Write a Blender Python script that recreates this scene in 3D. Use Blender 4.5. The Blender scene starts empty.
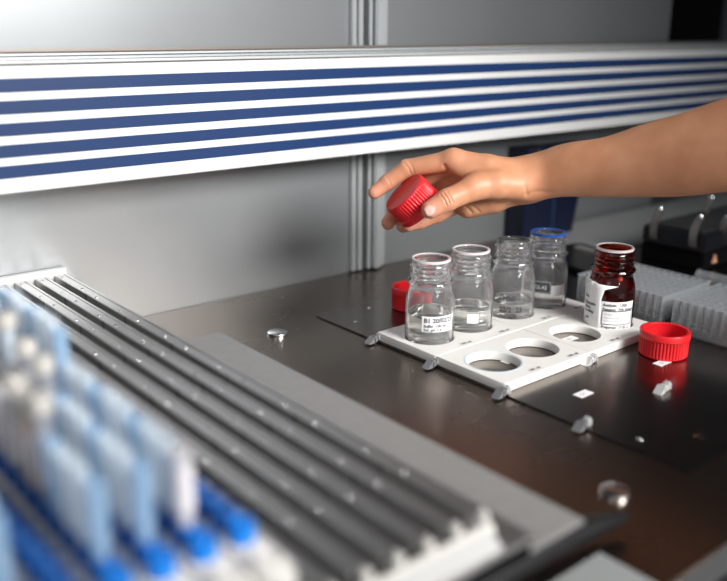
import bpy, bmesh, math, random
import numpy as np
from mathutils import Vector, Matrix
random.seed(7)
sc = bpy.context.scene
col = sc.collection

# ------------------------------------------------------------------ camera
F_PX = 862.5
YAW, PITCH, ROLL = 0.6949, 0.2983, 0.0067
CAM = Vector((-0.6501, -0.6625, 0.3485))
W_ = Vector((math.sin(YAW)*math.cos(PITCH), math.cos(YAW)*math.cos(PITCH), -math.sin(PITCH)))
R0 = Vector((math.cos(YAW), -math.sin(YAW), 0)); U0 = R0.cross(W_)
R_ = R0*math.cos(ROLL) + U0*math.sin(ROLL)
U_ = U0*math.cos(ROLL) - R0*math.sin(ROLL)
cam = bpy.data.cameras.new('camera'); camo = bpy.data.objects.new('camera', cam); col.objects.link(camo)
m = Matrix.Identity(4)
for i in range(3):
    m[i][0] = R_[i]; m[i][1] = U_[i]; m[i][2] = -W_[i]; m[i][3] = CAM[i]
camo.matrix_world = m
cam.sensor_width = 36.0; cam.lens = F_PX*36.0/727.0
cam.clip_start = 0.02
cam.dof.use_dof = True; cam.dof.focus_distance = 0.975; cam.dof.aperture_fstop = 2.5
sc.camera = camo

# ------------------------------------------------------------------ light
world = bpy.data.worlds.new('world'); sc.world = world; world.use_nodes = True
wn, wl_ = world.node_tree.nodes, world.node_tree.links
bg = wn['Background']; bg.inputs[1].default_value = 1.0
# the lab around: brighter towards the windows in front of the machine, dim behind it
tcw = wn.new('ShaderNodeTexCoord'); dt = wn.new('ShaderNodeVectorMath'); dt.operation = 'DOT_PRODUCT'
dt.inputs[1].default_value = Vector((-.55, -.78, .30)).normalized()
wl_.new(tcw.outputs['Generated'], dt.inputs[0])
wr = wn.new('ShaderNodeValToRGB'); wr.color_ramp.elements[0].position = .2; wr.color_ramp.elements[1].position = .9
wr.color_ramp.elements[0].color = (.012, .013, .015, 1); wr.color_ramp.elements[1].color = (.30, .315, .33, 1)
wl_.new(dt.outputs['Value'], wr.inputs[0]); wl_.new(wr.outputs[0], bg.inputs[0])

def area(name, loc, target, size, size_y, power, color=(1, 1, 1), spread=180):
    l = bpy.data.lights.new(name, 'AREA'); l.shape = 'RECTANGLE'; l.size = size; l.size_y = size_y
    l.energy = power; l.color = color; l.spread = math.radians(spread)
    o = bpy.data.objects.new(name, l); col.objects.link(o); o.location = loc
    o.rotation_euler = (Vector(target)-Vector(loc)).to_track_quat('-Z', 'Y').to_euler()
    return o
area('window_light', (0.10, -1.52, 0.90), (-0.10, 0.12, 0.12), 0.8, 0.6, 6.3, (1.0, 0.985, 0.965), 59)
area('lab_lamp', (-1.3, -0.6, 0.9), (-0.2, 0.1, 0.1), 0.6, 0.5, 1.2, (1.0, 1.0, 1.0))

vs = sc.view_settings
vs.view_transform = 'Standard'; vs.look = 'None'; vs.gamma = 1.0; vs.use_curve_mapping = False
vs.exposure = 0.35

def on_plane(px, py, axis, val):
    d = W_ + R_*((px-363.5)/F_PX) - U_*((py-290.5)/F_PX)
    return CAM + d*((val-CAM[axis])/d[axis])

# ------------------------------------------------------------------ materials
MATS = {}
def mat(name, color, rough=0.5, metal=0.0, trans=0.0, ior=1.45, sss=0.0, coat=0.0, spec=0.5):
    if name in MATS: return MATS[name]
    mm = bpy.data.materials.new(name); mm.use_nodes = True
    b = mm.node_tree.nodes['Principled BSDF']
    b.inputs['Base Color'].default_value = (*color, 1); b.inputs['Roughness'].default_value = rough
    b.inputs['Metallic'].default_value = metal; b.inputs['Transmission Weight'].default_value = trans
    b.inputs['IOR'].default_value = ior; b.inputs['Subsurface Weight'].default_value = sss
    b.inputs['Coat Weight'].default_value = coat; b.inputs['Specular IOR Level'].default_value = spec
    MATS[name] = mm
    return mm
def nodes_of(mm): return mm.node_tree.nodes, mm.node_tree.links, mm.node_tree.nodes['Principled BSDF']
def add_noise(mm, scale, c0, c1, stretch=(1, 1, 1), detail=4, rough=None, bump=0.0, bdist=0.001):
    n, l, b = nodes_of(mm)
    tc = n.new('ShaderNodeTexCoord'); mp = n.new('ShaderNodeMapping'); mp.inputs['Scale'].default_value = stretch
    nz = n.new('ShaderNodeTexNoise'); nz.inputs['Scale'].default_value = scale; nz.inputs['Detail'].default_value = detail
    l.new(tc.outputs['Object'], mp.inputs['Vector']); l.new(mp.outputs[0], nz.inputs['Vector'])
    cr = n.new('ShaderNodeValToRGB'); cr.color_ramp.elements[0].position = 0.3; cr.color_ramp.elements[1].position = 0.7
    cr.color_ramp.elements[0].color = (*c0, 1); cr.color_ramp.elements[1].color = (*c1, 1)
    l.new(nz.outputs['Fac'], cr.inputs[0]); l.new(cr.outputs[0], b.inputs['Base Color'])
    if rough:
        mr = n.new('ShaderNodeMapRange'); mr.inputs['To Min'].default_value = rough[0]; mr.inputs['To Max'].default_value = rough[1]
        mr.inputs['From Min'].default_value = 0.3; mr.inputs['From Max'].default_value = 0.7
        l.new(nz.outputs['Fac'], mr.inputs['Value']); l.new(mr.outputs[0], b.inputs['Roughness'])
    if bump:
        bp = n.new('ShaderNodeBump'); bp.inputs['Strength'].default_value = bump; bp.inputs['Distance'].default_value = bdist
        l.new(nz.outputs['Fac'], bp.inputs['Height']); l.new(bp.outputs[0], b.inputs['Normal'])
    return mm

M_wall = add_noise(mat('grey_sheet_wall', (.42, .44, .45), .38, .62), 3, (.29, .303, .312), (.33, .345, .355), rough=(.34, .37))
M_post = mat('grey_aluminium_post', (.50, .52, .53), .35, .5)
M_groove = mat('dark_groove', (.06, .06, .06), .5)
M_black = mat('matte_black', (.004, .004, .005), .9, spec=.1)
M_deck = add_noise(mat('brushed_steel_deck', (.22, .19, .165), .3, 1.0), 7, (.225, .183, .154), (.24, .197, .166), (1, 1.6, 1), rough=(.27, .285))
M_plate = add_noise(mat('brushed_steel_plate', (.24, .22, .20), .28, 1.0), 7, (.21, .183, .163), (.225, .197, .176), (1.6, 1, 1), rough=(.23, .245))
M_edge = mat('bright_steel_edge', (.7, .7, .7), .25, 1.0)
M_beamwhite = add_noise(mat('white_beam_paint', (.66, .66, .65), .38), 30, (.63, .63, .62), (.68, .68, .67), (.2, 1, 12), rough=(.38, .46))
M_track = mat('pale_track', (.52, .52, .51), .4, .3)
M_blue = mat('blue_stripe_paint', (.010, .034, .115), .36)
M_alu = add_noise(mat('grey_anodised_rail', (.60, .59, .58), .36, .93), 60, (.44, .43, .425), (.50, .49, .48), (12, .25, 1), rough=(.34, .42))
M_flange = add_noise(mat('satin_grey_flange', (.33, .32, .315), .5, .25), 90, (.275, .266, .26), (.30, .292, .286))
M_dull = mat('dull_bolt', (.40, .40, .40), .4, .9)
M_bolt = mat('bolt_steel', (.75, .75, .75), .25, 1.0)
M_whitepl = mat('white_plastic', (.74, .715, .68), .42, sss=.0)
M_tile = add_noise(mat('white_rack_plastic', (.76, .74, .71), .5), 40, (.74, .72, .69), (.78, .76, .73))
M_red = mat('red_cap_plastic', (.62, .012, .018), .36)
M_clip = mat('silver_lug', (.78, .78, .78), .35, .5)
M_clipdark = mat('grey_lug', (.30, .30, .31), .4, .6)
M_label = mat('white_paper', (.80, .80, .80), .6)
M_ink = mat('dark_ink', (.05, .05, .06), .6)
M_inkgrey = mat('grey_ink', (.35, .35, .36), .6)
M_glass = mat('clear_glass', (1, 1, 1), .0, trans=.955, ior=1.46)
M_liquid = mat('clear_liquid', (1, .985, .93), .0, trans=1.0, ior=1.33)
M_amber = mat('amber_glass', (.42, .03, .008), .03, trans=1, ior=1.47)
def mix_thin(name, tint, opacity, rough=.15):
    """thin clear plastic: lets part of the light straight through, the rest scatters"""
    mm = bpy.data.materials.new(name); mm.use_nodes = True
    n, l, b = nodes_of(mm)
    b.inputs['Base Color'].default_value = (*tint, 1); b.inputs['Roughness'].default_value = rough
    t = n.new('ShaderNodeBsdfTransparent'); x = n.new('ShaderNodeMixShader'); x.inputs[0].default_value = opacity
    l.new(t.outputs[0], x.inputs[1]); l.new(b.outputs[0], x.inputs[2])
    l.new(x.outputs[0], n['Material Output'].inputs['Surface'])
    return mm
M_ringclear = mix_thin('frosted_ring', (.88, .80, .80), .5, .25)
M_ringblue = mat('blue_ring', (.012, .10, .50), .35)
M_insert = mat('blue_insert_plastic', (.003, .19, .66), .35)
M_insertshade = mat('shaded_dark_blue_insert', (.004, .085, .33), .4)  # shade painted into the blue of rear inserts; also the darker fifth carrier
M_navy = mat('navy_housing', (.004, .007, .024), .4)
M_navyl = mat('navy_edge', (.03, .05, .13), .4)
M_boxtop = mat('dark_grey_lid', (.03, .03, .03), .5)
M_boxface = mat('slate_face', (.007, .008, .011), .45)
M_orange = mat('pale_orange_sign', (.75, .38, .22), .5)
M_nail = mat('fingernail', (.75, .42, .36), .25, sss=.1)
M_greydeck = mat('pale_grey_panel', (.36, .36, .355), .5, .2)

M_tube = mix_thin('pale_blue_tube_plastic', (.76, .85, .93), .40)
M_tubeblue = mix_thin('blue_tinted_tube_plastic', (.42, .63, .86), .42)
M_tubewhite = mix_thin('milky_tube_plastic', (.80, .78, .82), .55)
M_tubebeige = mix_thin('beige_tube_plastic', (.78, .64, .54), .6)
M_tubegrey = mix_thin('grey_tube_plastic', (.45, .47, .52), .45)
M_dwp = mix_thin('translucent_plate_plastic', (.50, .53, .55), .22, .3)

def skin_material():
    mm = mat('skin', (.62, .33, .21), .48, sss=.12)
    n, l, b = nodes_of(mm)
    b.inputs['Subsurface Radius'].default_value = (.9, .35, .2); b.inputs['Subsurface Scale'].default_value = .004
    tc = n.new('ShaderNodeTexCoord')
    at = n.new('ShaderNodeAttribute'); at.attribute_name = 'flush'
    nz = n.new('ShaderNodeTexNoise'); nz.inputs['Scale'].default_value = 38; nz.inputs['Detail'].default_value = 5
    l.new(tc.outputs['Object'], nz.inputs['Vector'])
    cr = n.new('ShaderNodeValToRGB'); cr.color_ramp.elements[0].position = .3; cr.color_ramp.elements[1].position = .72
    cr.color_ramp.elements[0].color = (.47, .205, .105, 1); cr.color_ramp.elements[1].color = (.56, .27, .15, 1)
    l.new(nz.outputs['Fac'], cr.inputs[0])
    mx = n.new('ShaderNodeMix'); mx.data_type = 'RGBA'
    l.new(at.outputs['Fac'], mx.inputs[0]); l.new(cr.outputs[0], mx.inputs[6]); mx.inputs[7].default_value = (.66, .29, .20, 1)
    l.new(mx.outputs[2], b.inputs['Base Color'])
    n2 = n.new('ShaderNodeTexNoise'); n2.inputs['Scale'].default_value = 420; n2.inputs['Detail'].default_value = 3
    l.new(tc.outputs['Object'], n2.inputs['Vector'])
    bp = n.new('ShaderNodeBump'); bp.inputs['Strength'].default_value = .22; bp.inputs['Distance'].default_value = .0008
    l.new(n2.outputs['Fac'], bp.inputs['Height']); l.new(bp.outputs[0], b.inputs['Normal'])
    return mm
M_skin = skin_material()

# ------------------------------------------------------------------ helpers
class MB:
    def __init__(s): s.v = []; s.f = []
    def add(s, v, f):
        o = len(s.v); s.v += [tuple(p) for p in v]; s.f += [[i+o for i in q] for q in f]; return s
    def box(s, x0, x1, y0, y1, z0, z1, bev=0.0):
        bm = bmesh.new(); bmesh.ops.create_cube(bm, size=1)
        for v in bm.verts:
            v.co = Vector(((x0+x1)/2+v.co.x*(x1-x0), (y0+y1)/2+v.co.y*(y1-y0), (z0+z1)/2+v.co.z*(z1-z0)))
        if bev: bmesh.ops.bevel(bm, geom=bm.edges[:], offset=bev, segments=2, affect='EDGES')
        bm.verts.index_update()
        s.add([v.co[:] for v in bm.verts], [[v.index for v in f.verts] for f in bm.faces]); bm.free(); return s
    def lathe(s, prof, n=48, c=(0, 0, 0), rmod=None, closed=False):
        vs = []; fs = []; k = len(prof)
        for j in range(n):
            a = 2*math.pi*j/n
            for i, (r, z) in enumerate(prof):
                rr = r if rmod is None else r+rmod(i, j)
                vs.append((c[0]+rr*math.cos(a), c[1]+rr*math.sin(a), c[2]+z))
        for j in range(n):
            j2 = (j+1) % n
            for i in range(k if closed else k-1):
                i2 = (i+1) % k
                q = [j*k+i, j2*k+i, j2*k+i2, j*k+i2]
                if prof[i][0] == 0 and rmod is None: q = [j*k+i, j2*k+i2, j*k+i2]
                elif prof[i2][0] == 0 and rmod is None: q = [j*k+i, j2*k+i, j*k+i2]
                fs.append(q)
        return s.add(vs, fs)
    def sweep(s, pts, rad, n=10):
        pts = [Vector(p) for p in pts]; vs = []; fs = []
        for i, p in enumerate(pts):
            t = (pts[min(i+1, len(pts)-1)]-pts[max(i-1, 0)]).normalized()
            a = t.orthogonal().normalized() if i == 0 else (a - t*a.dot(t)).normalized()
            b = t.cross(a); r = rad[i] if isinstance(rad, (list, tuple)) else rad
            for j in range(n):
                th = 2*math.pi*j/n; vs.append(p+(a*math.cos(th)+b*math.sin(th))*r)
        for i in range(len(pts)-1):
            for j in range(n): fs.append([i*n+j, i*n+(j+1) % n, (i+1)*n+(j+1) % n, (i+1)*n+j])
        fs.append(list(range(n))[::-1]); fs.append([(len(pts)-1)*n+j for j in range(n)])
        return s.add(vs, fs)
    def prism(s, poly, h0, h1, axis=1):
        """poly: 2-D outline, extruded along axis"""
        n = len(poly); vs = []
        for h in (h0, h1):
            for a, b in poly:
                p = [0, 0, 0]; o = [i for i in range(3) if i != axis]; p[o[0]] = a; p[o[1]] = b; p[axis] = h; vs.append(p)
        fs = [list(range(n)), list(range(n, 2*n))[::-1]] + [[i, n+i, n+(i+1) % n, (i+1) % n] for i in range(n)]
        return s.add(vs, fs)
    def mesh(s, name, material, smooth=False):
        me = bpy.data.meshes.new(name); me.from_pydata(s.v, [], s.f)
        bm = bmesh.new(); bm.from_mesh(me); bmesh.ops.remove_doubles(bm, verts=bm.verts, dist=1e-7)
        bmesh.ops.recalc_face_normals(bm, faces=bm.faces); bm.to_mesh(me); bm.free()
        if material: me.materials.append(material)
        if smooth:
            me.polygons.foreach_set('use_smooth', [True]*len(me.polygons))
            me.set_sharp_from_angle(angle=math.radians(38))
        return me
    def build(s, name, material, parent=None, loc=(0, 0, 0), smooth=False):
        o = bpy.data.objects.new(name, s.mesh(name, material, smooth)); col.objects.link(o)
        o.location = loc
        if parent: o.parent = parent
        return o
def tag(o, label, cat, group=None):
    o['label'] = label; o['category'] = cat
    if group: o['group'] = group
    return o
def thing(name, label, cat, loc=(0, 0, 0), rz=0.0, group=None):
    o = bpy.data.objects.new(name, None); col.objects.link(o); o.location = loc; o.rotation_euler = (0, 0, rz)
    o.empty_display_size = .01
    return tag(o, label, cat, group)
def struct(o): o['kind'] = 'structure'; return o
def copy_tree(o, parent=None):
    c = o.copy(); col.objects.link(c)
    if parent: c.parent = parent
    for ch in list(o.children): copy_tree(ch, c)
    return c

def text_points(body, size, bold=0.0):
    cu = bpy.data.curves.new('lettering', 'FONT'); cu.body = body; cu.size = size; cu.align_x = 'LEFT'
    cu.resolution_u = 3; cu.offset = bold
    o = bpy.data.objects.new('lettering', cu); col.objects.link(o)
    dg = bpy.context.evaluated_depsgraph_get(); me = bpy.data.meshes.new_from_object(o.evaluated_get(dg))
    bm = bmesh.new(); bm.from_mesh(me)
    v = [q.co.copy() for q in bm.verts]; bm.verts.index_update()
    f = [[q.index for q in p.verts] for p in bm.faces]; bm.free()
    bpy.data.objects.remove(o); bpy.data.curves.remove(cu); bpy.data.meshes.remove(me)
    return v, f
def text_cyl(mb, body, size, R, a0, z, bold=0.0):
    """lettering wrapped round a cylinder, reading rightwards from angle a0 (seen from outside)"""
    v, f = text_points(body, size, bold)
    mb.add([(R*math.cos(a0+p.x/R), R*math.sin(a0+p.x/R), z+p.y) for p in v], f); return mb
def text_flat(mb, body, size, x, y, z, ang=0.0):
    v, f = text_points(body, size, size*.02); c, s_ = math.cos(ang), math.sin(ang)
    mb.add([(x+c*p.x-s_*p.y, y+s_*p.x+c*p.y, z) for p in v], f); return mb
def cyl_patch(mb, R, a0, a1, z0, z1, th=.0003, n=24):
    vs = []; fs = []
    for i in range(n+1):
        a = a0+(a1-a0)*i/n
        for r in (R, R+th):
            for z in (z0, z1): vs.append((r*math.cos(a), r*math.sin(a), z))
    for i in range(n):
        b = i*4; d = b+4
        fs += [[b+2, d+2, d+3, b+3], [b, b+1, d+1, d], [b+1, b+3, d+3, d+1], [b, d, d+2, b+2]]
    fs += [[0, 2, 3, 1], [n*4, n*4+1, n*4+3, n*4+2]]
    return mb.add(vs, fs)

# ------------------------------------------------------------------ setting: wall, deck
struct(MB().box(-1.3, .917, .30, .33, -.03, .62).build('wall_back', M_wall))
struct(MB().box(.80, 2.4, 1.0, 1.03, -.05, 1.2).build('dark_void_sheet', M_black))  # added black sheet standing in for the dark void past the back wall
post = MB()
post.box(.123, .131, .292, .2995, 0, .62, .001)
post.box(.133, .141, .290, .2995, 0, .62, .001)
post.box(.150, .156, .288, .2995, 0, .62, .001)
post.box(.158, .170, .281, .2995, 0, .62, .002)
post.box(.170, .177, .286, .2995, 0, .62, .001)
post.box(.181, .188, .293, .2995, 0, .62, .001)
post.box(.123, .188, .2985, .2995, 0, .62)
struct(post.build('trim_1', M_post, smooth=False))
struct(MB().box(.141, .150, .2978, .2984, 0, .62).build('trim_2', M_groove))

struct(MB().box(-.9, 2.2, -.417, .2995, -.012, -.002, .0015).build('floor', M_deck))
tag(MB().box(-.9, 1.4, -.4215, -.4175, -.03, -.001, .0012).build('front_edge_strip', M_edge), 'bright steel strip along the front edge of the brown steel deck', 'edge strip')
struct(MB().box(-.9, 1.4, -.75, -.424, -.06, -.03, .001).build('trim_3', mat('dark_grey_panel', (.12, .12, .125), .4, .4)))
tag(MB().box(-.039, .62, -.349, .163, -.0018, 0, .0005).build('deck_plate', M_plate), 'thin steel plate lying on the deck under the white bottle racks', 'plate')
tag(MB().box(.50, 1.15, .12, .285, -.0018, .004, .001).build('side_tray', M_greydeck), 'pale grey flat tray at the back right below the forearm', 'tray')

# ------------------------------------------------------------------ striped beam
beam = thing('gantry_beam', 'white gantry beam with five blue stripes running along the back wall', 'beam', (0, .22, .185))
MB().box(-1.2, 1.5, 0, .05, 0, .1235, .0012).build('beam_body', M_beamwhite, beam)
for z0, z1 in ((.0995, .111), (.0785, .090), (.0575, .0685), (.0365, .0475), (.0160, .0270)):
    MB().box(-1.2, 1.5, -.0006, .001, z0-.0006, z1+.0006).build('stripe', M_blue, beam)
M_gold = mat('dull_track', (.30, .26, .235), .35, .7); M_cyan = mat('bluish_track', (.55, .62, .66), .3, .6)
def track(y0, y1, z0, z1, m_, g=.0016):
    t_ = MB().box(-1.2, 1.10, y0, y1, z0, z1, .0004).build('guide_track', m_, beam)
    MB().box(-1.2, 1.10, y0-.0008, y1-.001, z0-.0002, z0+g).build('track_groove', M_groove, t_)
track(.010, .020, .1235, .1278, M_track)
track(.021, .031, .1270, .1306, M_cyan, .0014)
track(.032, .042, .1300, .1338, M_track, .0018)
track(.043, .050, .1332, .1378, M_gold, .0022)
# ------------------------------------------------------------------ raised bed of carrier rails
bed = thing('rail_bed', 'raised bed of parallel grey metal guide rails on the left', 'rail bed', (-.302, 0, 0))
NR = 13; XL = -NR*.0225
MB().box(XL, -.004, -.355, .285, -.002, .0415).box(XL, .0145, -.3845, .07, .0460, .0563).build('frame_and_shadow_gap', M_black, bed)  # first box is the frame; second paints the shadow gap under the plate black
MB().box(XL, .0165, -.386, .2935, .0565, .0605, .0008).build('base_plate', M_alu, bed)
MB().box(XL, .075, -.380, .076, .042, .0455, .0012).build('flange', M_flange, bed)
MB().box(XL-.03, .0005, .2895, .2985, .0615, .0800, .0008).build('end_plate', mat('pale_alu', (.66, .66, .65), .45, .2), bed)
for i in range(NR):
    x1 = -i*.0225; x0 = x1-.0142
    g = MB()
    g.prism([(x0, .0607), (x0, .0726), (x0+.0006, .0732), (x0+.0098, .0732), (x0+.0100, .0724), (x0+.0108, .0724), (x0+.0110, .0732), (x1-.0006, .0732), (x1, .0726), (x1, .0607)], -.3585, .2885, 1)
    rail = g.build('guide_rail', M_alu, bed)
    fl = MB()
    for q in range(3): fl.box(x1-.0207+q*.0022, x1-.0200+q*.0022, -.3585, .2885, .0606, .0612)
    fl.build('floor_rib', M_alu, rail)
    nt = None; y = .200
    while y > -.35 and i < 8:
        if nt is None: nt = MB().box(x0-.0003, x0+.0004, -.0010, .0010, .0612, .0730).build('seam', M_groove, rail, (0, y, 0))
        else:
            o = nt.copy(); o.location.y = y; col.objects.link(o)
        y -= .096
    if i < 7:
        y0 = .278
        first = None
        while y0 > -.355:
            for yy in (y0, y0-.058):
                if yy < -.354: continue
                if first is None:
                    first = MB().lathe([(0, .0010), (.0011, .0009), (.0017, .0004), (.0018, 0), (0, 0)], 12).build('bolt', M_bolt, rail, (x0+.0042, yy, .0731), True)
                else:
                    o = first.copy(); o.location.y = yy; col.objects.link(o)
            y0 -= .096
comb = MB().box(XL, -.004, -.3725, -.3665, .0607, .0690, .001)
c_ = comb.build('toothed_stop', M_whitepl, bed)
for i in range(9):
    MB().box(-.0085-i*.0225, -.0030-i*.0225, -.3675, -.3595, .064, .0750, .0018).build('tooth', M_whitepl, c_, smooth=True)
ns = MB().prism([(-.3730, .0607), (-.3730, .0685), (-.3835, .0625), (-.3835, .0607)], XL, -.010, 0).build('number_strip', mat('label_strip', (.50, .495, .485), .5), bed)
bar = MB(); bar.sweep([(-.36, -.352, .012), (-.23, -.353, .012), (-.185, -.357, .0115), (-.158, -.362, .0105), (-.150, -.3635, .010)], [.010, .010, .0085, .005, .002], 14)
tag(bar.build('latch_lever', mat('black_lever', (.012, .012, .013), .3), smooth=True), 'black tapered lever poking out under the rail bed flange', 'lever')
tag(MB().box(-.45, -.192, -.4165, -.370, -.0015, .0015, .0008).build('floor_tile', mat('pale_tile', (.27, .28, .28), .5)), 'pale grey plate on the deck under the black lever', 'plate')

# ------------------------------------------------------------------ deck details
def lug(x, y, dark, label):
    t = thing('positioning_lug', label, 'lug', (x, y, 0), 0, 'positioning lugs')
    MB().box(-.0075, -.0008, -.0045, .0045, 0, .0075, .0016).prism([(-.0155, 0), (-.0075, 0), (-.0075, .0075)], -.0045, .0045, 1).build('wedge', M_clipdark if dark else M_clip, t, smooth=False)
    MB().box(.0004, .0052, -.0045, .0045, 0, .0095, .0018).build('lug_block', M_clip, t, smooth=True)
    return t
lug(-.0385, .046, True, 'silver lug at the back left corner of the white racks, near red cap')
lug(-.0385, -.050, True, 'silver lug where two white racks meet on their left edge')
lug(-.0385, -.1485, True, 'silver lug at the front left corner of the white racks')
lug(.1015, -.1505, False, 'silver lug between the two front white racks, on their near side')
lug(.095, -.243, False, 'silver lug alone on the steel plate, in front of the red cap')
lug(-.036, -.243, True, 'silver lug alone on the left edge of the steel plate')
def disc(x, y, label):
    return tag(MB().lathe([(0, .0040), (.0104, .0040), (.0117, .0034), (.0122, .0020), (.0122, 0), (0, 0)], 40, rmod=None).build('deck_plug', M_bolt, None, (x, y, -.002), True), label, 'plug', 'deck plugs')
disc(-.113, .140, 'round shiny steel plug on the deck behind the grey flange')
disc(-.112, -.327, 'round shiny steel plug on the deck at the front right of the flange')
for px, py, lb in ((700, 437, 'shallow steel screw head at the front right of the steel plate'),
                   (640, 439, 'tiny screw head on the steel plate beside the plain lug'),
                   (356, 322, 'tiny screw head on the back left of the steel plate'),
                   (370, 308, 'small screw head on the steel plate behind the racks')):
    p = on_plane(px, py, 2, 0); r = .006 if px == 700 else .003
    tag(MB().lathe([(0, .0011), (r*.7, .001), (r, 0), (0, 0)], 20).build('deck_screw', M_plate if px == 700 else M_bolt, None, (p.x, p.y, 0), True), lb, 'screw')
def sticker(x, y, label):
    t = thing('sticker', label, 'sticker', (x, y, .0002), 0, 'white stickers')
    MB().box(-.010, .010, -.0055, .0055, 0, .0003).build('paper', M_label, t)
    text_flat(MB(), '51', .007, -.0045, -.0026, .0004).build('print', M_inkgrey, t)
    return t
sticker(.023, -.197, 'small white printed sticker on the bare steel in front of the racks')
sticker(.158, -.200, 'small white sticker on the steel in front of the red cap')
sticker(.034, -.092, 'small white sticker seen through the leftmost empty rack hole')
sticker(.141, -.090, 'small white sticker seen through the rack hole beside the brown bottle')

# ------------------------------------------------------------------ white racks
T = .010
def rack(x0, x1, y0, y1, holes, label):
    cx, cy = (x0+x1)/2, (y0+y1)/2
    t = thing('bottle_rack', label, 'rack', (cx, cy, 0), 0, 'white two hole bottle racks')
    cu = bpy.data.curves.new('rack', 'CURVE'); cu.dimensions = '2D'; cu.fill_mode = 'BOTH'
    def spl(pts):
        s = cu.splines.new('POLY'); s.points.add(len(pts)-1)
        for p, q in zip(s.points, pts): p.co = (q[0], q[1], 0, 1)
        s.use_cyclic_u = True
    r = .0015; hx, hy = (x1-x0)/2-.0006, (y1-y0)/2-.0006
    pts = []
    for sx, sy, a0 in ((1, 1, 0), (-1, 1, 90), (-1, -1, 180), (1, -1, 270)):
        for k in range(4):
            a = math.radians(a0+k*30); pts.append((sx*(hx-r)+r*math.cos(a), sy*(hy-r)+r*math.sin(a)))
    spl(pts)
    for h in holes: spl([(h[0]-cx+.0292*math.cos(2*math.pi*k/64), h[1]-cy+.0292*math.sin(2*math.pi*k/64)) for k in range(64)])
    cu.extrude = T/2-.0007; cu.bevel_depth = .0006; cu.bevel_resolution = 1
    o = bpy.data.objects.new('rack', cu); col.objects.link(o)
    me = bpy.data.meshes.new_from_object(o.evaluated_get(bpy.context.evaluated_depsgraph_get()))
    bpy.data.objects.remove(o); bpy.data.curves.remove(cu)
    me.transform(Matrix.Translation((0, 0, T/2+.0002))); me.materials.clear(); me.materials.append(M_tile)
    b = bpy.data.objects.new('rack_body', me); col.objects.link(b); b.parent = t
    tm = MB()
    for h in holes: text_flat(tm, '100 ml', .0062, h[0]-cx+.008, h[1]-cy-.0435, T+.0003)
    tm.build('print', M_ink, t)
    return t, cx, cy
SX, SG, SY = .0638, .0119, .0979
XS = [0, SX, 2*SX+SG, 3*SX+SG]
xa, xb = -.037, .1022
rack(xa, xb-.0004, -.0490, .0480, [(XS[0], 0), (XS[1], 0)], 'white rack holding the two clear bottles nearest the left')
rack(xb+.0004, .241, -.0490, .0480, [(XS[2], 0), (XS[3], 0)], 'white rack holding the blue ringed bottle and its neighbour')
t3, cx3, cy3 = rack(xa, xb-.0004, -.1470, -.0500, [(XS[0], -SY), (XS[1], -SY)], 'white rack at the front left with two empty holes')
rack(xb+.0004, .241, -.1470, -.0500, [(XS[2], -SY), (XS[3], -SY)], 'white rack holding the brown bottle beside one empty hole')
MB().lathe([(.0300, 0), (.0300, .00025), (.0310, .00025), (.0310, 0)], 64, (XS[0]-cx3, -SY-cy3, T+.0001), closed=True).build('blue_ring_mark', mat('pale_blue_mark', (.45, .62, .75), .5), t3)

# ------------------------------------------------------------------ bottles
def bottle_profile():
    out = [(0, .0022), (.016, .0018), (.021, .0006), (.0245, 0), (.0268, .0012), (.0278, .0042), (.0280, .009), (.0280, .050), (.0276, .055), (.0263, .0600), (.0247, .0640), (.0236, .0675), (.0232, .0705),
           (.0238, .0722), (.0256, .0733), (.0262, .0750), (.0255, .0766), (.0236, .0776), (.0222, .0786)]
    for k in range(3):
        z = .0800+k*.0052
        out += [(.0221, z), (.0234, z+.0012), (.0235, z+.0022), (.0221, z+.0036)]
    out += [(.0214, .0965), (.0214, .0985), (.0208, .1)]
    inn = [(.0186, .1), (.0181, .0985), (.0181, .0800), (.0188, .0740), (.0205, .0680), (.0232, .0610), (.0246, .0560), (.0251, .050), (.0251, .009), (.0245, .0065), (.0225, .0048), (.016, .0042), (0, .0044)]
    return out, inn
OUT, INN = [[(r, z*1.018) for r, z in q] for q in bottle_profile()]
def liquid_profile(level):
    r = .02502
    return [(0, .00445), (.016, .00425), (.0224, .00485), (.0244, .0066), (r, .009), (r, level+.0006), (.0244, level), (0, level)]
def bottle(i, j, glass, level, ring, label, liquid=M_liquid):
    t = thing('bottle', label, 'bottle', (XS[i], -SY*j, .0003), 0, 'screw neck laboratory bottles')
    MB().lathe(OUT+INN, 72).build('glass_body', glass, t, smooth=True)
    if level:
        MB().lathe(liquid_profile(level), 64).build('liquid', liquid, t, smooth=True)
    if ring:
        MB().lathe([(.0190, .0998), (.0190, .1006), (.0195, .1010), (.0215, .1010), (.0220, .1005), (.0220, .0984), (.0216, .0981), (.0216, .0992), (.0211, .1000)], 64, closed=True).build('pouring_ring', ring, t, (0, 0, .0018), smooth=True)
    return t
def az(i, j):   # direction from the bottle towards the place the photo was taken from
    return math.atan2(CAM.y+SY*j, CAM.x-XS[i])
b1 = bottle(0, 0, M_glass, .040, M_ringclear, 'clear open bottle with a white handwritten label, nearest the left')
b2 = bottle(1, 0, M_glass, .034, M_ringclear, 'clear open bottle standing just right of the white labelled one, frosted rim')
b3 = bottle(2, 0, M_glass, .027, None, 'clear open bottle with handwriting on the glass, no rim ring')
b4 = bottle(3, 0, M_glass, .030, M_ringblue, 'clear open bottle with a blue pouring ring on its mouth')
b5 = bottle(3, 1, M_amber, .030, M_ringclear, 'brown amber glass bottle with printed and peeling white labels')
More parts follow.
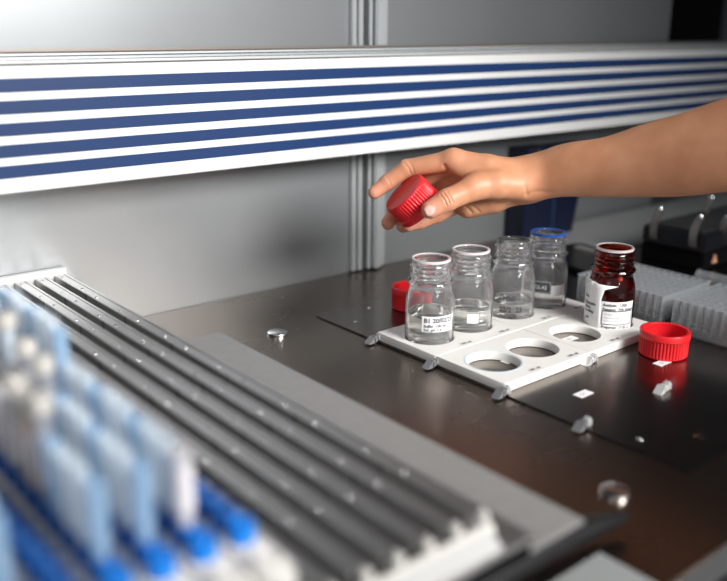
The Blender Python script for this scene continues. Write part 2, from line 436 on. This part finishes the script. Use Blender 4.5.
# white handwritten label on the first bottle
a = az(0, 0); RL = .0281
lab = cyl_patch(MB(), RL, a-.30, a+1.08, .0245, .0425).build('paper_label', M_label, b1)
tx = MB(); text_cyl(tx, 'B1 20/02/23', .0072, RL+.0006, a-.22, .0355, .00022); text_cyl(tx, 'Buffer  100 ml', .0045, RL+.0006, a-.22, .0300, .00012); text_cyl(tx, 'Sol. pH 7.4', .0045, RL+.0006, a-.22, .0256, .00012)
tx.build('handwriting', M_ink, lab)
# printed scale / white field on the second, third and fourth bottles
M_print = mat('white_print', (.75, .75, .74), .5)
a = az(1, 0); MB()
cyl_patch(MB(), RL, a-.05, a+.42, .0210, .0320).build('write_on_field', M_print, b2)
tx = MB(); text_cyl(tx, '100 ml', .0052, RL+.0002, a-.6, .034); text_cyl(tx, '80', .004, RL+.0002, a+.5, .030); text_cyl(tx, '60', .004, RL+.0002, a+.5, .022)
for q in range(5): cyl_patch(tx, RL, a+.46, a+.46+(.2 if q % 2 else .35), .018+q*.0055, .0186+q*.0055, n=6)
tx.build('printed_scale', M_print, b2)
a = az(2, 0)
tx = MB(); text_cyl(tx, '22/2  23', .0085, RL+.0003, a-.50, .0185, .00025); text_cyl(tx, 'H2O', .0075, RL+.0003, a-.35, .033, .00025); text_cyl(tx, '1/6', .0075, RL+.0003, a-.1, .0105, .00025)
tx.build('handwriting', M_ink, b3)
a = az(3, 0)
cyl_patch(MB(), RL, a+.28, a+1.0, .0265, .0400).build('write_on_field', M_print, b4)
cyl_patch(MB(), RL, a-.65, a+.20, .0320, .0430).build('dark_printed_block', mat('dark_print', (.05, .06, .07), .5), b4)
tx = MB(); text_cyl(tx, 'GL45', .0072, RL+.0006, a-.45, .0350); text_cyl(tx, '100 ml', .0062, RL+.0003, a-.55, .0240)
tx.build('printed_scale', M_print, b4)
# brown bottle labels
a = az(3, 1)
lab = cyl_patch(MB(), RL, a-.33, a+1.12, .0055, .0430).build('printed_label', M_label, b5)
tx = MB()
text_cyl(tx, 'Analysis:  1.000', .0046, RL+.0005, a-.26, .0376, .00014); text_cyl(tx, 'Reagent:  70% Ethanol', .0044, RL+.0005, a-.26, .0325, .00014)
text_cyl(tx, 'Prepared:  17 02 23', .0044, RL+.0005, a-.26, .0108, .00014); text_cyl(tx, 'Exp. date:  17 08 23', .0044, RL+.0005, a-.26, .0064, .00014)
for z in (.0312, .0150): cyl_patch(tx, RL+.0003, a-.28, a+1.05, z, z+.0009, .0002)
for b_ in (a-.28, a+1.03): cyl_patch(tx, RL+.0003, b_, b_+.03, .0150, .0320, .0002, 2)
tx.build('print', M_ink, lab)
tx = MB(); text_cyl(tx, 'Danger', .0036, RL+.0005, a-.2, .0268); text_cyl(tx, 'Highly flammable', .0028, RL+.0005, a-.2, .0228); text_cyl(tx, 'liquid and vapour', .0028, RL+.0005, a-.2, .0192)
tx.build('small_print', M_inkgrey, lab)
# second, peeling label on its left flank
vs_ = []; fs_ = []; n = 14; RP = .0288
rows = ((.006, 0), (.028, .0003), (.046, .0010), (.057, .0014), (.0665, .0006))
for k, (z, off) in enumerate(rows):
    for q in range(n+1):
        ang = a-1.62+1.29*q/n + ((0, 0, 0, .10, .62)[k] if q == n else ((0, 0, 0, .04, .26)[k] if q == n-1 else 0))
        r = RP+off*(.35+.65*q/n)+(.0008*math.sin(q*1.7) if k > 2 else 0)
        vs_.append((r*math.cos(ang), r*math.sin(ang), z-(.0045*(q/n)**2 if k == 4 else 0)))
for k in range(4):
    for q in range(n):
        i0 = k*(n+1)+q; fs_.append([i0, i0+1, i0+n+2, i0+n+1])
pl = MB().add(vs_, fs_).build('peeling_label', M_label, b5, smooth=True)
sm = pl.modifiers.new('thick', 'SOLIDIFY'); sm.thickness = .0003
tx = MB()
for q, (w_, z) in enumerate((('Date', .044), ('Flammable', .036), ('Store', .031), ('in safety', .0265), ('Lot', .0185))):
    text_cyl(tx, w_, .0044, RP+.0012, a-1.22+.04*q, z, .00015)
tx.build('print', M_ink, pl)

# ------------------------------------------------------------------ red screw caps
def cap_part():
    N = 44*4
    prof = [(0, .0285), (.0235, .0285), (.0252, .0280), (.0262, .0266), (.0264, .0250), (.0264, .0085), (.0266, .0075), (.0272, .0070), (.0272, .0006), (.0268, 0), (.0235, 0), (.0230, .0006), (.0230, .0245), (0, .0250)]
    def rm(i, j):
        if 4 <= i <= 5: return (.0, -.0003, -.0015, -.0003)[j % 4] if True else 0
        return 0
    b = MB()
    vs = []; k = len(prof); fs = []
    for j in range(N):
        an = 2*math.pi*j/N
        for i, (r, z) in enumerate(prof):
            rr = r+rm(i, j); vs.append((rr*math.cos(an), rr*math.sin(an), z))
    for j in range(N):
        j2 = (j+1) % N
        for i in range(k-1): fs.append([j*k+i, j2*k+i, j2*k+i+1, j*k+i+1])
    b.add(vs, fs)
    # sealing lip inside
    li = MB().lathe([(.0228, .0245), (.0228, .0205), (.0205, .0205), (.0205, .0245)], 64)
    return b, li
cb, cl = cap_part()
CAPME = cb.mesh('screw_cap', M_red, True); LIPME = cl.mesh('sealing_lip', M_red, True)
def cap(loc, rot, label, group='red screw caps'):
    o = bpy.data.objects.new('screw_cap', CAPME); col.objects.link(o); o.location = loc; o.rotation_mode = 'QUATERNION'; o.rotation_quaternion = rot
    tag(o, label, 'cap', group)
    l_ = bpy.data.objects.new('sealing_lip', LIPME); col.objects.link(l_); l_.parent = o
    return o
flip = Matrix.Rotation(math.pi, 3, 'X').to_quaternion()
cap((.1835, -.185, .0287), flip, 'red screw cap lying open side up on the steel in front of clear plates')
cap((.078, .113, .0287), flip, 'red screw cap standing on the steel behind the clear labelled bottle')

# ------------------------------------------------------------------ deep well plates
def deep_plate(x0, y0, label, nx=8, ny=12):
    t = thing('deep_well_plate', label, 'well plate', (x0, y0, 0), 0, 'translucent deep well plates')
    L, Wd, H = .1225, .108, .0400
    MB().box(0, Wd, 0, L, 0, .003, .0008).build('skirt', M_dwp, t)
    wl = MB(); px_, py_ = Wd/nx, L/ny
    for i in range(nx+1): wl.box(i*px_-.0006, i*px_+.0006, 0, L, .003, H)
    for j in range(ny+1): wl.box(0, Wd, j*py_-.0006, j*py_+.0006, .0085, H-.0004)
    wl.build('well_wall', M_dwp, t)
    tp = MB()
    for i in range(nx+1): tp.box(i*px_-.0010, i*px_+.0010, 0, L, H, H+.001)
    for j in range(ny+1): tp.box(0, Wd, j*py_-.0026, j*py_+.0026, H, H+.0009)
    tp.build('top_rim', M_dwp, t)
    bt = MB()
    for i in range(nx):
        for j in range(ny):
            x, y = (i+.5)*px_, (j+.5)*py_
            bt.add([(x-px_*.45, y-py_*.45, .0115), (x+px_*.45, y-py_*.45, .0115), (x+px_*.45, y+py_*.45, .0115), (x-px_*.45, y+py_*.45, .0115), (x, y, .0040)],
                   [[0, 1, 4], [1, 2, 4], [2, 3, 4], [3, 0, 4]])
    bt.build('well_bottom', mat('grey_well_bottom', (.16, .17, .18), .4), t)
    return t
deep_plate(.256, -.1350, 'translucent deep well plate right behind the brown bottle')
deep_plate(.256, -.2725, 'translucent deep well plate nearest the right edge, behind the red cap')
tag(MB().lathe([(.0, 0), (.009, 0), (.009, .07), (.0075, .07), (.0075, .002), (0, .002)], 20).build('clear_tube_strip', M_dwp, None, (0, 0, 0), True), 'clear plastic tube lying in front of the black clamp box', 'tube')
o = bpy.data.objects['clear_tube_strip']; o.name = 'plastic_tube'; o.rotation_euler = (math.radians(90), 0, math.radians(0)); o.location = (.480, -.055, .0093)

# ------------------------------------------------------------------ black clamp box
bx = thing('clamp_box', 'black box with upright metal spring clips at the right under the forearm', 'clamp box', (.53, -.033, 0))
MB().box(.006, .30, .002, .108, 0, .027, .002).build('base_housing', M_black, bx)
MB().box(0, .30, 0, .105, .028, .054, .0025).build('upper_housing', M_boxface, bx)
MB().box(.012, .29, .010, .095, .054, .0565, .001).build('lid', M_boxtop, bx)
tri = MB().prism([(.030, .008), (.043, .008), (.0365, .021)], -.0008, .0019, 1); w = tri.build('warning_triangle', M_orange, bx)
def clip(x, y, h, lean):
    c = MB(); n = 7
    pts = []
    for k in range(n):
        s = k/(n-1); pts.append((x-.002+lean*s*s, y+.003*math.sin(s*3), .036+h*s))
    for k in range(n-1):
        p, q = pts[k], pts[k+1]
        c.add([(p[0], p[1]-.006, p[2]), (p[0], p[1]+.006, p[2]), (q[0], q[1]+.006, q[2]), (q[0], q[1]-.006, q[2]),
               (p[0]-.0018, p[1]-.006, p[2]), (p[0]-.0018, p[1]+.006, p[2]), (q[0]-.0018, q[1]+.006, q[2]), (q[0]-.0018, q[1]-.006, q[2])],
              [[0, 1, 2, 3], [4, 7, 6, 5], [0, 4, 5, 1], [2, 6, 7, 3], [0, 3, 7, 4], [1, 5, 6, 2]])
    o = c.build('spring_clip', mat('clip_steel', (.22, .2, .18), .35, .9), bx)
    MB().lathe([(0, .004), (.002, .0035), (.0035, .001), (.0035, -.002), (0, -.003)], 14).build('clip_tip', M_bolt, o, (pts[-1][0]-.001, pts[-1][1], pts[-1][2]), True)
clip(-.001, .082, .045, .012); clip(-.001, .016, .044, .014); clip(.15, .082, .045, .012); clip(.055, -.001, .040, .006); clip(.17, .006, .044, .01)

# ------------------------------------------------------------------ navy column, cables
nv = thing('navy_column', 'dark navy instrument column against the wall behind the hand', 'column', (.465, .255, 0))
MB().prism([(0, 0), (.062, -.006), (.062, .042), (0, .042)], .0, .156, 2).build('housing', M_navy, nv)
MB().box(.063, .067, -.010, .040, 0, .150, .001).build('edge_strip', M_navyl, nv)
MB().prism([(.068, .0), (.118, .0), (.150, .156), (.068, .156)], -.010, .030, 1).build('side_panel', M_navy, nv)
for x in (.018, .056):
    MB().lathe([(0, .006), (.004, .006), (.0055, .004), (.0055, 0), (0, 0)], 18).build('knob', mat('dull_knob', (.12, .1, .09), .4, .6), nv, (x, -.004, .150), True).rotation_euler = (math.radians(90), 0, 0)
def cable(name, pix, r, label):
    pts = [on_plane(x, y, 2, r) for x, y in pix]
    out = []
    for i in range(len(pts)-1):
        p0, p1, p2, p3 = pts[max(i-1, 0)], pts[i], pts[i+1], pts[min(i+2, len(pts)-1)]
        for k in range(6):
            s = k/6; out.append(.5*((2*p1)+(p2-p0)*s+(2*p0-5*p1+4*p2-p3)*s*s+(3*p1-p0-3*p2+p3)*s**3))
    out.append(pts[-1])
    tag(MB().sweep(out, r, 10).build(name, M_black, None, smooth=True), label, 'cable')
cable('cable', [(556, 250), (578, 245), (603, 251), (630, 255)], .0035, 'black cable curving over the deck to the black clamp box')
cable('cable', [(548, 262), (566, 266), (582, 272), (606, 276)], .004, 'black cable lying behind the brown bottle neck')

# ------------------------------------------------------------------ tube carriers on the rails
PX = -.4505; PITCH_Y = .0170; YF = -.327; ZB = .0740; ZT = .0960
def visible(x, y, z):
    d = Vector((x, y, z))-CAM; c = d.dot(W_)
    if c < .1: return False
    u = 363.5+F_PX*d.dot(R_)/c; v = 290.5-F_PX*d.dot(U_)/c
    return -45 < u < 760 and v < 640
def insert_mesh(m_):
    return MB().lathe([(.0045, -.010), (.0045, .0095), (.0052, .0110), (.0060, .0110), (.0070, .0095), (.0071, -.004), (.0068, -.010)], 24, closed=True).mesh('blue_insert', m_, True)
INS = insert_mesh(M_insert); INS_SHADED = insert_mesh(M_insertshade)
def tube_mesh(name, h, m_):
    return MB().lathe([(0, 0), (.003, .0006), (.0040, .003), (.0043, .006), (.0050, .016), (.0050, h), (.0044, h), (.0044, .016), (.0038, .006), (.0035, .0035), (.0025, .0015), (0, .001)], 20).mesh(name, m_, True)
TB = {'short': tube_mesh('short', .052, M_tube), 'tall': tube_mesh('tall', .074, M_tube), 'short_b': tube_mesh('short', .050, M_tubeblue), 'tall_b': tube_mesh('tall', .071, M_tubeblue), 'milky': tube_mesh('milky', .050, M_tubewhite),
      'beige': tube_mesh('beige', .062, M_tubebeige), 'grey': tube_mesh('grey', .066, M_tubegrey)}
CAPM = MB().lathe([(0, .009), (.0052, .009), (.0062, .0075), (.0062, 0), (.0048, 0), (.0048, .0065), (0, .0065)], 20).mesh('tube_cap', mat('tube_cap_plastic', (.58, .55, .51), .5), True)
LABM = cyl_patch(MB(), .00515, -2.9, .3, .018, .042, n=12).mesh('tube_label', mat('tube_label_paper', (.74, .70, .72), .6), True)
rows_lbl = ['nearest the grey rails', 'second from the grey rails', 'third from the grey rails', 'fourth from the grey rails', 'fifth from the grey rails', 'sixth from the grey rails']
ORD = ['first', 'second', 'third', 'fourth', 'fifth', 'sixth', 'seventh', 'eighth', 'ninth', 'tenth', 'eleventh', 'twelfth', 'thirteenth', 'fourteenth', 'fifteenth', 'sixteenth', 'seventeenth', 'eighteenth', 'nineteenth', 'twentieth']+['far']*10
for k in range(6):
    cx = PX-.0225*k
    t = thing('tube_carrier', 'long white tube carrier on the rail bed, '+rows_lbl[k], 'carrier', (cx, YF, ZB), 0, 'white tube carriers')
    # body outline with rounded front grip
    hw = .0103; out = []
    for q in range(13):
        an = math.pi+math.pi*q/12; out.append((hw*1.0*math.cos(an), -.026+.016*math.sin(an)))
    out += [(hw, .44), (-hw, .44)]
    n_ = len(out); zs = ((0, .0), (.0006, .0)); v = []; f = []
    lay = ((1.0, 0), (1.0, .019), (.96, .0212), (.86, .0220))
    for s, z in lay:
        for x, y in out: v.append((x*s, y if y > 0 else -.026+(y+.026)*s, z))
    for a_ in range(3):
        for q in range(n_): f.append([a_*n_+q, a_*n_+(q+1) % n_, (a_+1)*n_+(q+1) % n_, (a_+1)*n_+q])
    f.append(list(range(n_))[::-1]); f.append([3*n_+q for q in range(n_)])
    MB().add(v, f).build('carrier_body', M_whitepl, t, smooth=True)
    MB().lathe([(0, .0010), (.0045, .0012), (.0062, .0026), (.0074, .0030), (.0082, .0016), (.0082, 0)], 24, (0, -.024, .0215)).build('grip', M_whitepl, t, smooth=True)
    for j in range(26):
        y = YF+j*PITCH_Y
        if not visible(cx, y, .11) and not visible(cx, y, .16): continue
        o = bpy.data.objects.new('blue_insert', INS_SHADED if (k == 4 or j > 0) else INS); col.objects.link(o); o.parent = t; o.location = (0, j*PITCH_Y, .0222)
        if k in (0, 4) or j == 0: continue
        kind = 'short'; rn = random.random()
        if k == 1:
            if j == 1: kind = 'milky'
            elif y > -.165: kind = 'tall'
            if y > -.045: continue
        elif k == 2:
            if y > -.20: kind = 'grey' if rn < .4 else ('milky' if rn < .6 else 'tall')
            if y > -.03: continue
        elif k == 3:
            kind = 'short' if y < -.25 else ('beige' if rn < .4 else ('grey' if rn < .65 else 'milky'))
        look = {'short': 'short pale blue', 'tall': 'tall pale blue', 'milky': 'short milky white', 'beige': 'tall beige', 'grey': 'tall grey'}[kind]
        lb = look+' tube, '+ORD[j]+' hole from the front, white carrier '+rows_lbl[k]
        tb = bpy.data.objects.new('test_tube', TB[kind+'_b' if kind in ('short', 'tall') and j % 3 == 1 else kind]); col.objects.link(tb); tb.location = (cx, y, ZB+.0235); tb.rotation_euler = (random.uniform(-.02, .02), random.uniform(-.02, .02), random.uniform(0, .5))
        tag(tb, lb, 'tube', 'tubes in the white carrier '+rows_lbl[k])
        if kind in ('tall', 'grey', 'beige') and (k > 1 or y > 0):
            c = bpy.data.objects.new('tube_cap', CAPM); col.objects.link(c); c.parent = tb; c.location = (0, 0, {'tall': .0675, 'grey': .0595, 'beige': .0555}[kind])
        if kind in ('grey', 'beige', 'milky'):
            c = bpy.data.objects.new('tube_label', LABM); col.objects.link(c); c.parent = tb

# ------------------------------------------------------------------ hand and forearm
D0 = .985
def loc(px, py, zc):                      # picture position + distance in front of the hand plane (mm) -> hand frame
    d = D0-zc/1000
    return np.array(((px-363.5)/F_PX*d, -(py-290.5)/F_PX*d, -d), dtype=np.float32)
def to_world(p): return CAM + R_*float(p[0]) + U_*float(p[1]) + W_*float(-p[2])
H_ = .0014
ARM = [(510, 181, -8, 18), (531, 178, 2, 23.2), (560, 170.8, 21, 26.3), (605, 167, 51, 30.2), (640, 161, 73, 36), (680, 155, 100, 41.5), (727, 144.5, 130, 47.5), (775, 135, 158, 51), (815, 127, 180, 52), (850, 121, 196, 50)]
lo = np.array((loc(360, 100, 0)[0], loc(700, 250, -70)[1], -(D0+.075)), dtype=np.float32)
hi = np.array((loc(880, 100, 190)[0], loc(700, 60, 0)[1], -(D0-.265)), dtype=np.float32)
shape = np.ceil((hi-lo)/H_).astype(int)
gx, gy, gz = [lo[i]+H_*np.arange(shape[i], dtype=np.float32) for i in range(3)]
X, Y, Z = np.meshgrid(gx, gy, gz, indexing='ij', sparse=True)
def seg(a, b, ra, rb, flat=None, fs=1.0):
    a = np.asarray(a, dtype=np.float32); b = np.asarray(b, dtype=np.float32); d = b-a
    t = np.clip(((X-a[0])*d[0]+(Y-a[1])*d[1]+(Z-a[2])*d[2])/float(d@d), 0, 1)
    ex, ey, ez = X-a[0]-t*d[0], Y-a[1]-t*d[1], Z-a[2]-t*d[2]
    if flat is not None:
        q = (ex*flat[0]+ey*flat[1]+ez*flat[2])*(fs-1); ex = ex+q*flat[0]; ey = ey+q*flat[1]; ez = ez+q*flat[2]
    return np.sqrt(ex*ex+ey*ey+ez*ez)-(ra+(rb-ra)*t)
def smin(a, b, k):
    h = np.clip(.5+.5*(b-a)/k, 0, 1); return b+(a-b)*h-k*h*(1-h)
mm_ = .001
A_ = np.array([[*loc(*p[:3]), p[3]*(D0-p[2]/1000)/F_PX] for p in ARM])
def smooth_interp(x, xp, fp):             # cubic through the stations
    t = np.gradient(fp, xp); i = np.clip(np.searchsorted(xp, x)-1, 0, len(xp)-2); h = xp[i+1]-xp[i]; u = np.clip((x-xp[i])/h, 0, 1)
    return (2*u**3-3*u**2+1)*fp[i]+(u**3-2*u**2+u)*h*t[i]+(-2*u**3+3*u**2)*fp[i+1]+(u**3-u**2)*h*t[i+1]
ay, az_, ar = [smooth_interp(gx.astype(float), A_[:, 0], A_[:, q]).astype(np.float32)[:, None, None] for q in (1, 2, 3)]
x_lo, x_hi = A_[0, 0]-.004, A_[-1, 0]-.052
arm = (np.sqrt((Y-ay)**2+((Z-az_)*1.15)**2+np.maximum(0, X-x_hi)**2)-ar)*.9      # rounds off at the elbow
arm = np.maximum(arm, x_lo-X).astype(np.float32)
def chain(pts, rs, k=.004):
    d = None
    for i in range(len(pts)-1):
        s = seg(loc(*pts[i]), loc(*pts[i+1]), rs[i]*mm_, rs[i+1]*mm_)
        d = s if d is None else smin(d, s, k)
    return d
palm = chain([(526, 177, 6), (488, 167, 8), (453, 159.5, 3)], [18, 13.5, 12.2], .006)
for pts, rs in (([(526, 177, -6), (445, 165, -16)], [17, 11.5]), ([(526, 182, -12), (448, 182, -32)], [17, 11]), ([(526, 186, -10), (460, 201, -36)], [16, 11]),
                ([(526, 184, -4), (494, 199.5, -14), (468, 206, -20)], [13, 15.5, 14.5]), ([(486, 180, -8), (458, 184, -24)], [14, 11])):
    palm = smin(palm, chain(pts, rs), .008)
palm = smin(palm, chain([(520, 186, 12), (496, 184.5, 20), (474, 187, 26)], [16, 16.5, 13.8]), .008)      # ball of the thumb
palm = smin(palm, chain([(484, 180, 20), (460, 172, 6)], [8.5, 7.5]), .010)                                     # web
body = smin(arm, palm, .016)
FING = {
 'index': ([(454, 160, 2), (407, 168.5, -12), (388, 182, -17), (374.8, 192.5, -18)], [12, 10.4, 9.4, 8.0]),
 'middle': ([(446, 165, -16), (414, 188, -42), (397, 210, -38), (388, 223, -28)], [11.5, 10.5, 9.5, 8.2]),
 'ring': ([(449, 183, -32), (428, 205, -46), (410, 221, -36), (403, 226, -27)], [11, 10, 8.8, 8]),
 'pinky': ([(460, 202, -34), (438, 214.5, -26), (420, 221.5, -18), (408, 225.5, -12)], [11, 9.4, 8.6, 7.4]),
 'thumb': ([(476, 187, 25), (447, 200, 33), (430.5, 209.5, 34)], [13.6, 12.4, 10.4])}
parts = []
for nm, (pts, rs) in FING.items():
    parts.append(smin(body, chain(pts, rs, .003), .007))
S = parts[0]
for q in parts[1:]: S = np.minimum(S, q)
def surface_nets(S, lo, h):
    ins = S < 0
    nx, ny, nz = S.shape
    c = [(i, j, k) for i in (0, 1) for j in (0, 1) for k in (0, 1)]
    sl = lambda A, o: A[o[0]:nx-1+o[0], o[1]:ny-1+o[1], o[2]:nz-1+o[2]]
    cnt = sum(sl(ins, o).astype(np.int8) for o in c)
    act = (cnt > 0) & (cnt < 8)
    idx = -np.ones(act.shape, dtype=np.int64); ids = np.argwhere(act); idx[act] = np.arange(len(ids))
    vals = {o: sl(S, o)[act] for o in c}
    P = np.zeros((len(ids), 3)); n = np.zeros(len(ids))
    for o in c:
        for ax in range(3):
            if o[ax] == 0:
                o2 = list(o); o2[ax] = 1; o2 = tuple(o2)
                A, B = vals[o], vals[o2]; x = (A < 0) != (B < 0)
                t = np.where(x, A/np.where(x, A-B, 1), 0)
                q = np.tile(np.array(o, float), (len(ids), 1)); q[:, ax] += t
                P += q*x[:, None]; n += x
    P = (ids+P/n[:, None])*h+lo
    F = []
    for ax in range(3):
        o2 = [0, 0, 0]; o2[ax] = 1
        A = ins[:nx-o2[0], :ny-o2[1], :nz-o2[2]]; B = ins[o2[0]:, o2[1]:, o2[2]:]
        e = np.argwhere(A != B); e = e[(e > 0).all(1) & (e < np.array(act.shape)).all(1)]
        u, w2 = [q for q in range(3) if q != ax]
        def cell(du, dw):
            z = e.copy(); z[:, u] += du; z[:, w2] += dw; return idx[z[:, 0], z[:, 1], z[:, 2]]
        F.append(np.stack([cell(-1, -1), cell(0, -1), cell(0, 0), cell(-1, 0)], 1))
    return P, np.concatenate(F)
P, Fq = surface_nets(S, lo.astype(float), H_)
me = bpy.data.meshes.new('person'); me.from_pydata(P.tolist(), [], Fq.tolist())
bm = bmesh.new(); bm.from_mesh(me)
bmesh.ops.recalc_face_normals(bm, faces=bm.faces)
for _ in range(2): bmesh.ops.smooth_vert(bm, verts=bm.verts, factor=.5, use_axis_x=True, use_axis_y=True, use_axis_z=True)
xw = loc(555, 180, 5)[0]
bmesh.ops.subdivide_edges(bm, edges=[e for e in bm.edges if e.verts[0].co.x < xw and e.verts[1].co.x < xw], cuts=1, use_grid_fill=True)
for _ in range(2): bmesh.ops.smooth_vert(bm, verts=bm.verts, factor=.5, use_axis_x=True, use_axis_y=True, use_axis_z=True)
bm.normal_update(); bm.to_mesh(me)
P = np.array([v.co[:] for v in bm.verts]); NRM = np.array([v.normal[:] for v in bm.verts]); bm.free()
DSP = np.zeros(len(P))
# skin folds: thumb joint, web, palm, wrist, index joints
def fold(px_pts, zc, depth, width, zr=14):
    global DSP
    best = np.zeros(len(P))
    for p, q in zip(px_pts[:-1], px_pts[1:]):
        a = loc(*p, zc).astype(float); b = loc(*q, zc).astype(float); d = b-a
        t = np.clip(((P[:, 0]-a[0])*d[0]+(P[:, 1]-a[1])*d[1])/(d[0]**2+d[1]**2), 0, 1)
        d2 = (P[:, 0]-a[0]-t*d[0])**2+(P[:, 1]-a[1]-t*d[1])**2
        best = np.maximum(best, np.exp(-d2/(width*mm_)**2)*np.exp(-((P[:, 2]-a[2])/(zr*mm_))**4))
    DSP = DSP-depth*mm_*best
for off in (-3.2, 0, 3.0):
    fold([(444+off, 193.5-off*.5), (447.5+off, 198.5-off*.5), (449.5+off, 203.5-off*.5)], 44, .8 if off else 1.1, 1.1, 10)
fold([(444, 166), (449, 173), (457, 178)], 8, 1.6, 1.8, 16)
fold([(464, 203), (473, 212)], 2, 1.0, 1.5, 18); fold([(470, 203), (480, 211)], 0, .9, 1.5, 18)
fold([(486, 204), (503, 201)], 8, .7, 1.6, 16)
fold([(524, 196), (533, 193), (548, 193.5)], 10, 1.0, 2.2, 20); fold([(523, 188), (526, 196)], 14, .8, 2.2, 16)
fold([(404, 163), (408, 168), (411, 174)], -3, .5, 1.3, 10); fold([(408, 161.5), (412, 167), (414, 173)], -3, .35, 1.2, 10)
fold([(386, 177), (389, 181), (391, 186)], -8, .4, 1.2, 10)

P = P+NRM*DSP[:, None]
Wd = np.array(CAM)+P[:, :1]*np.array(R_)+P[:, 1:2]*np.array(U_)-P[:, 2:3]*np.array(W_)
me.vertices.foreach_set('co', Wd.astype(np.float32).ravel()); me.update()
me.polygons.foreach_set('use_smooth', [True]*len(me.polygons)); me.materials.append(M_skin)
# redder finger tips and knuckles
fl = me.attributes.new('flush', 'FLOAT', 'POINT'); val = np.zeros(len(P))
for nm, (pts, rs) in FING.items():
    for q, wgt, rad in ((pts[-1], .9, .018), (pts[-2], .6, .013), (pts[1], .55, .014), (pts[0], .35, .016)):
        dd = np.linalg.norm(P-loc(*q), axis=1); val = np.maximum(val, wgt*np.exp(-(dd/rad)**2))
fl.data.foreach_set('value', val.astype(np.float32))
person = bpy.data.objects.new('person', me); col.objects.link(person)
tag(person, 'bare right forearm and hand reaching in from the right, fingers holding a red cap', 'person')
# thumbnail
tip, ipj = loc(430.5, 209.5, 34), loc(447, 200, 33)
ax_ = Vector((tip-ipj).tolist()).normalized(); out_ = Vector((.02, -.10, 1)); out_ = (out_-ax_*out_.dot(ax_)).normalized(); sd = ax_.cross(out_)
vs_ = []; fs_ = []; n = 12
for i in range(n+1):
    for j in range(n+1):
        s, q = -1+2*i/n, -1+2*j/n
        wd = .0064*(1-.38*max(0, abs(s)-.45)**1.3); th = q*.70
        c = Vector(tip.tolist())+ax_*(.0012+.0072*s*(1-.14*q*q))+sd*(wd*math.sin(th)/math.sin(.70))+out_*(.0107-.0062*(1-math.cos(th))*2.0-.0010*max(0, s)-.0008*max(0, s)**2)
        vs_.append(to_world(c))
for i in range(n):
    for j in range(n): fs_.append([i*(n+1)+j, i*(n+1)+j+1, (i+1)*(n+1)+j+1, (i+1)*(n+1)+j])
nl = MB().add(vs_, fs_).build('fingernail', M_nail, person, smooth=True)
sm = nl.modifiers.new('thick', 'SOLIDIFY'); sm.thickness = .0008; sm.offset = -1

# held cap: closed top turned to the upper left
axis = (R_*(-.74)+U_*.67)*.93 - W_*.37
axis.normalize()
qc = axis.to_track_quat('Z', 'Y')
cc = to_world(loc(412.2, 200.6, 0))
hc = cap(cc-axis*.0143, qc, 'red ribbed screw cap held between the thumb and fingers of the hand')
hc.scale = (1.05, 1.05, 1.05)
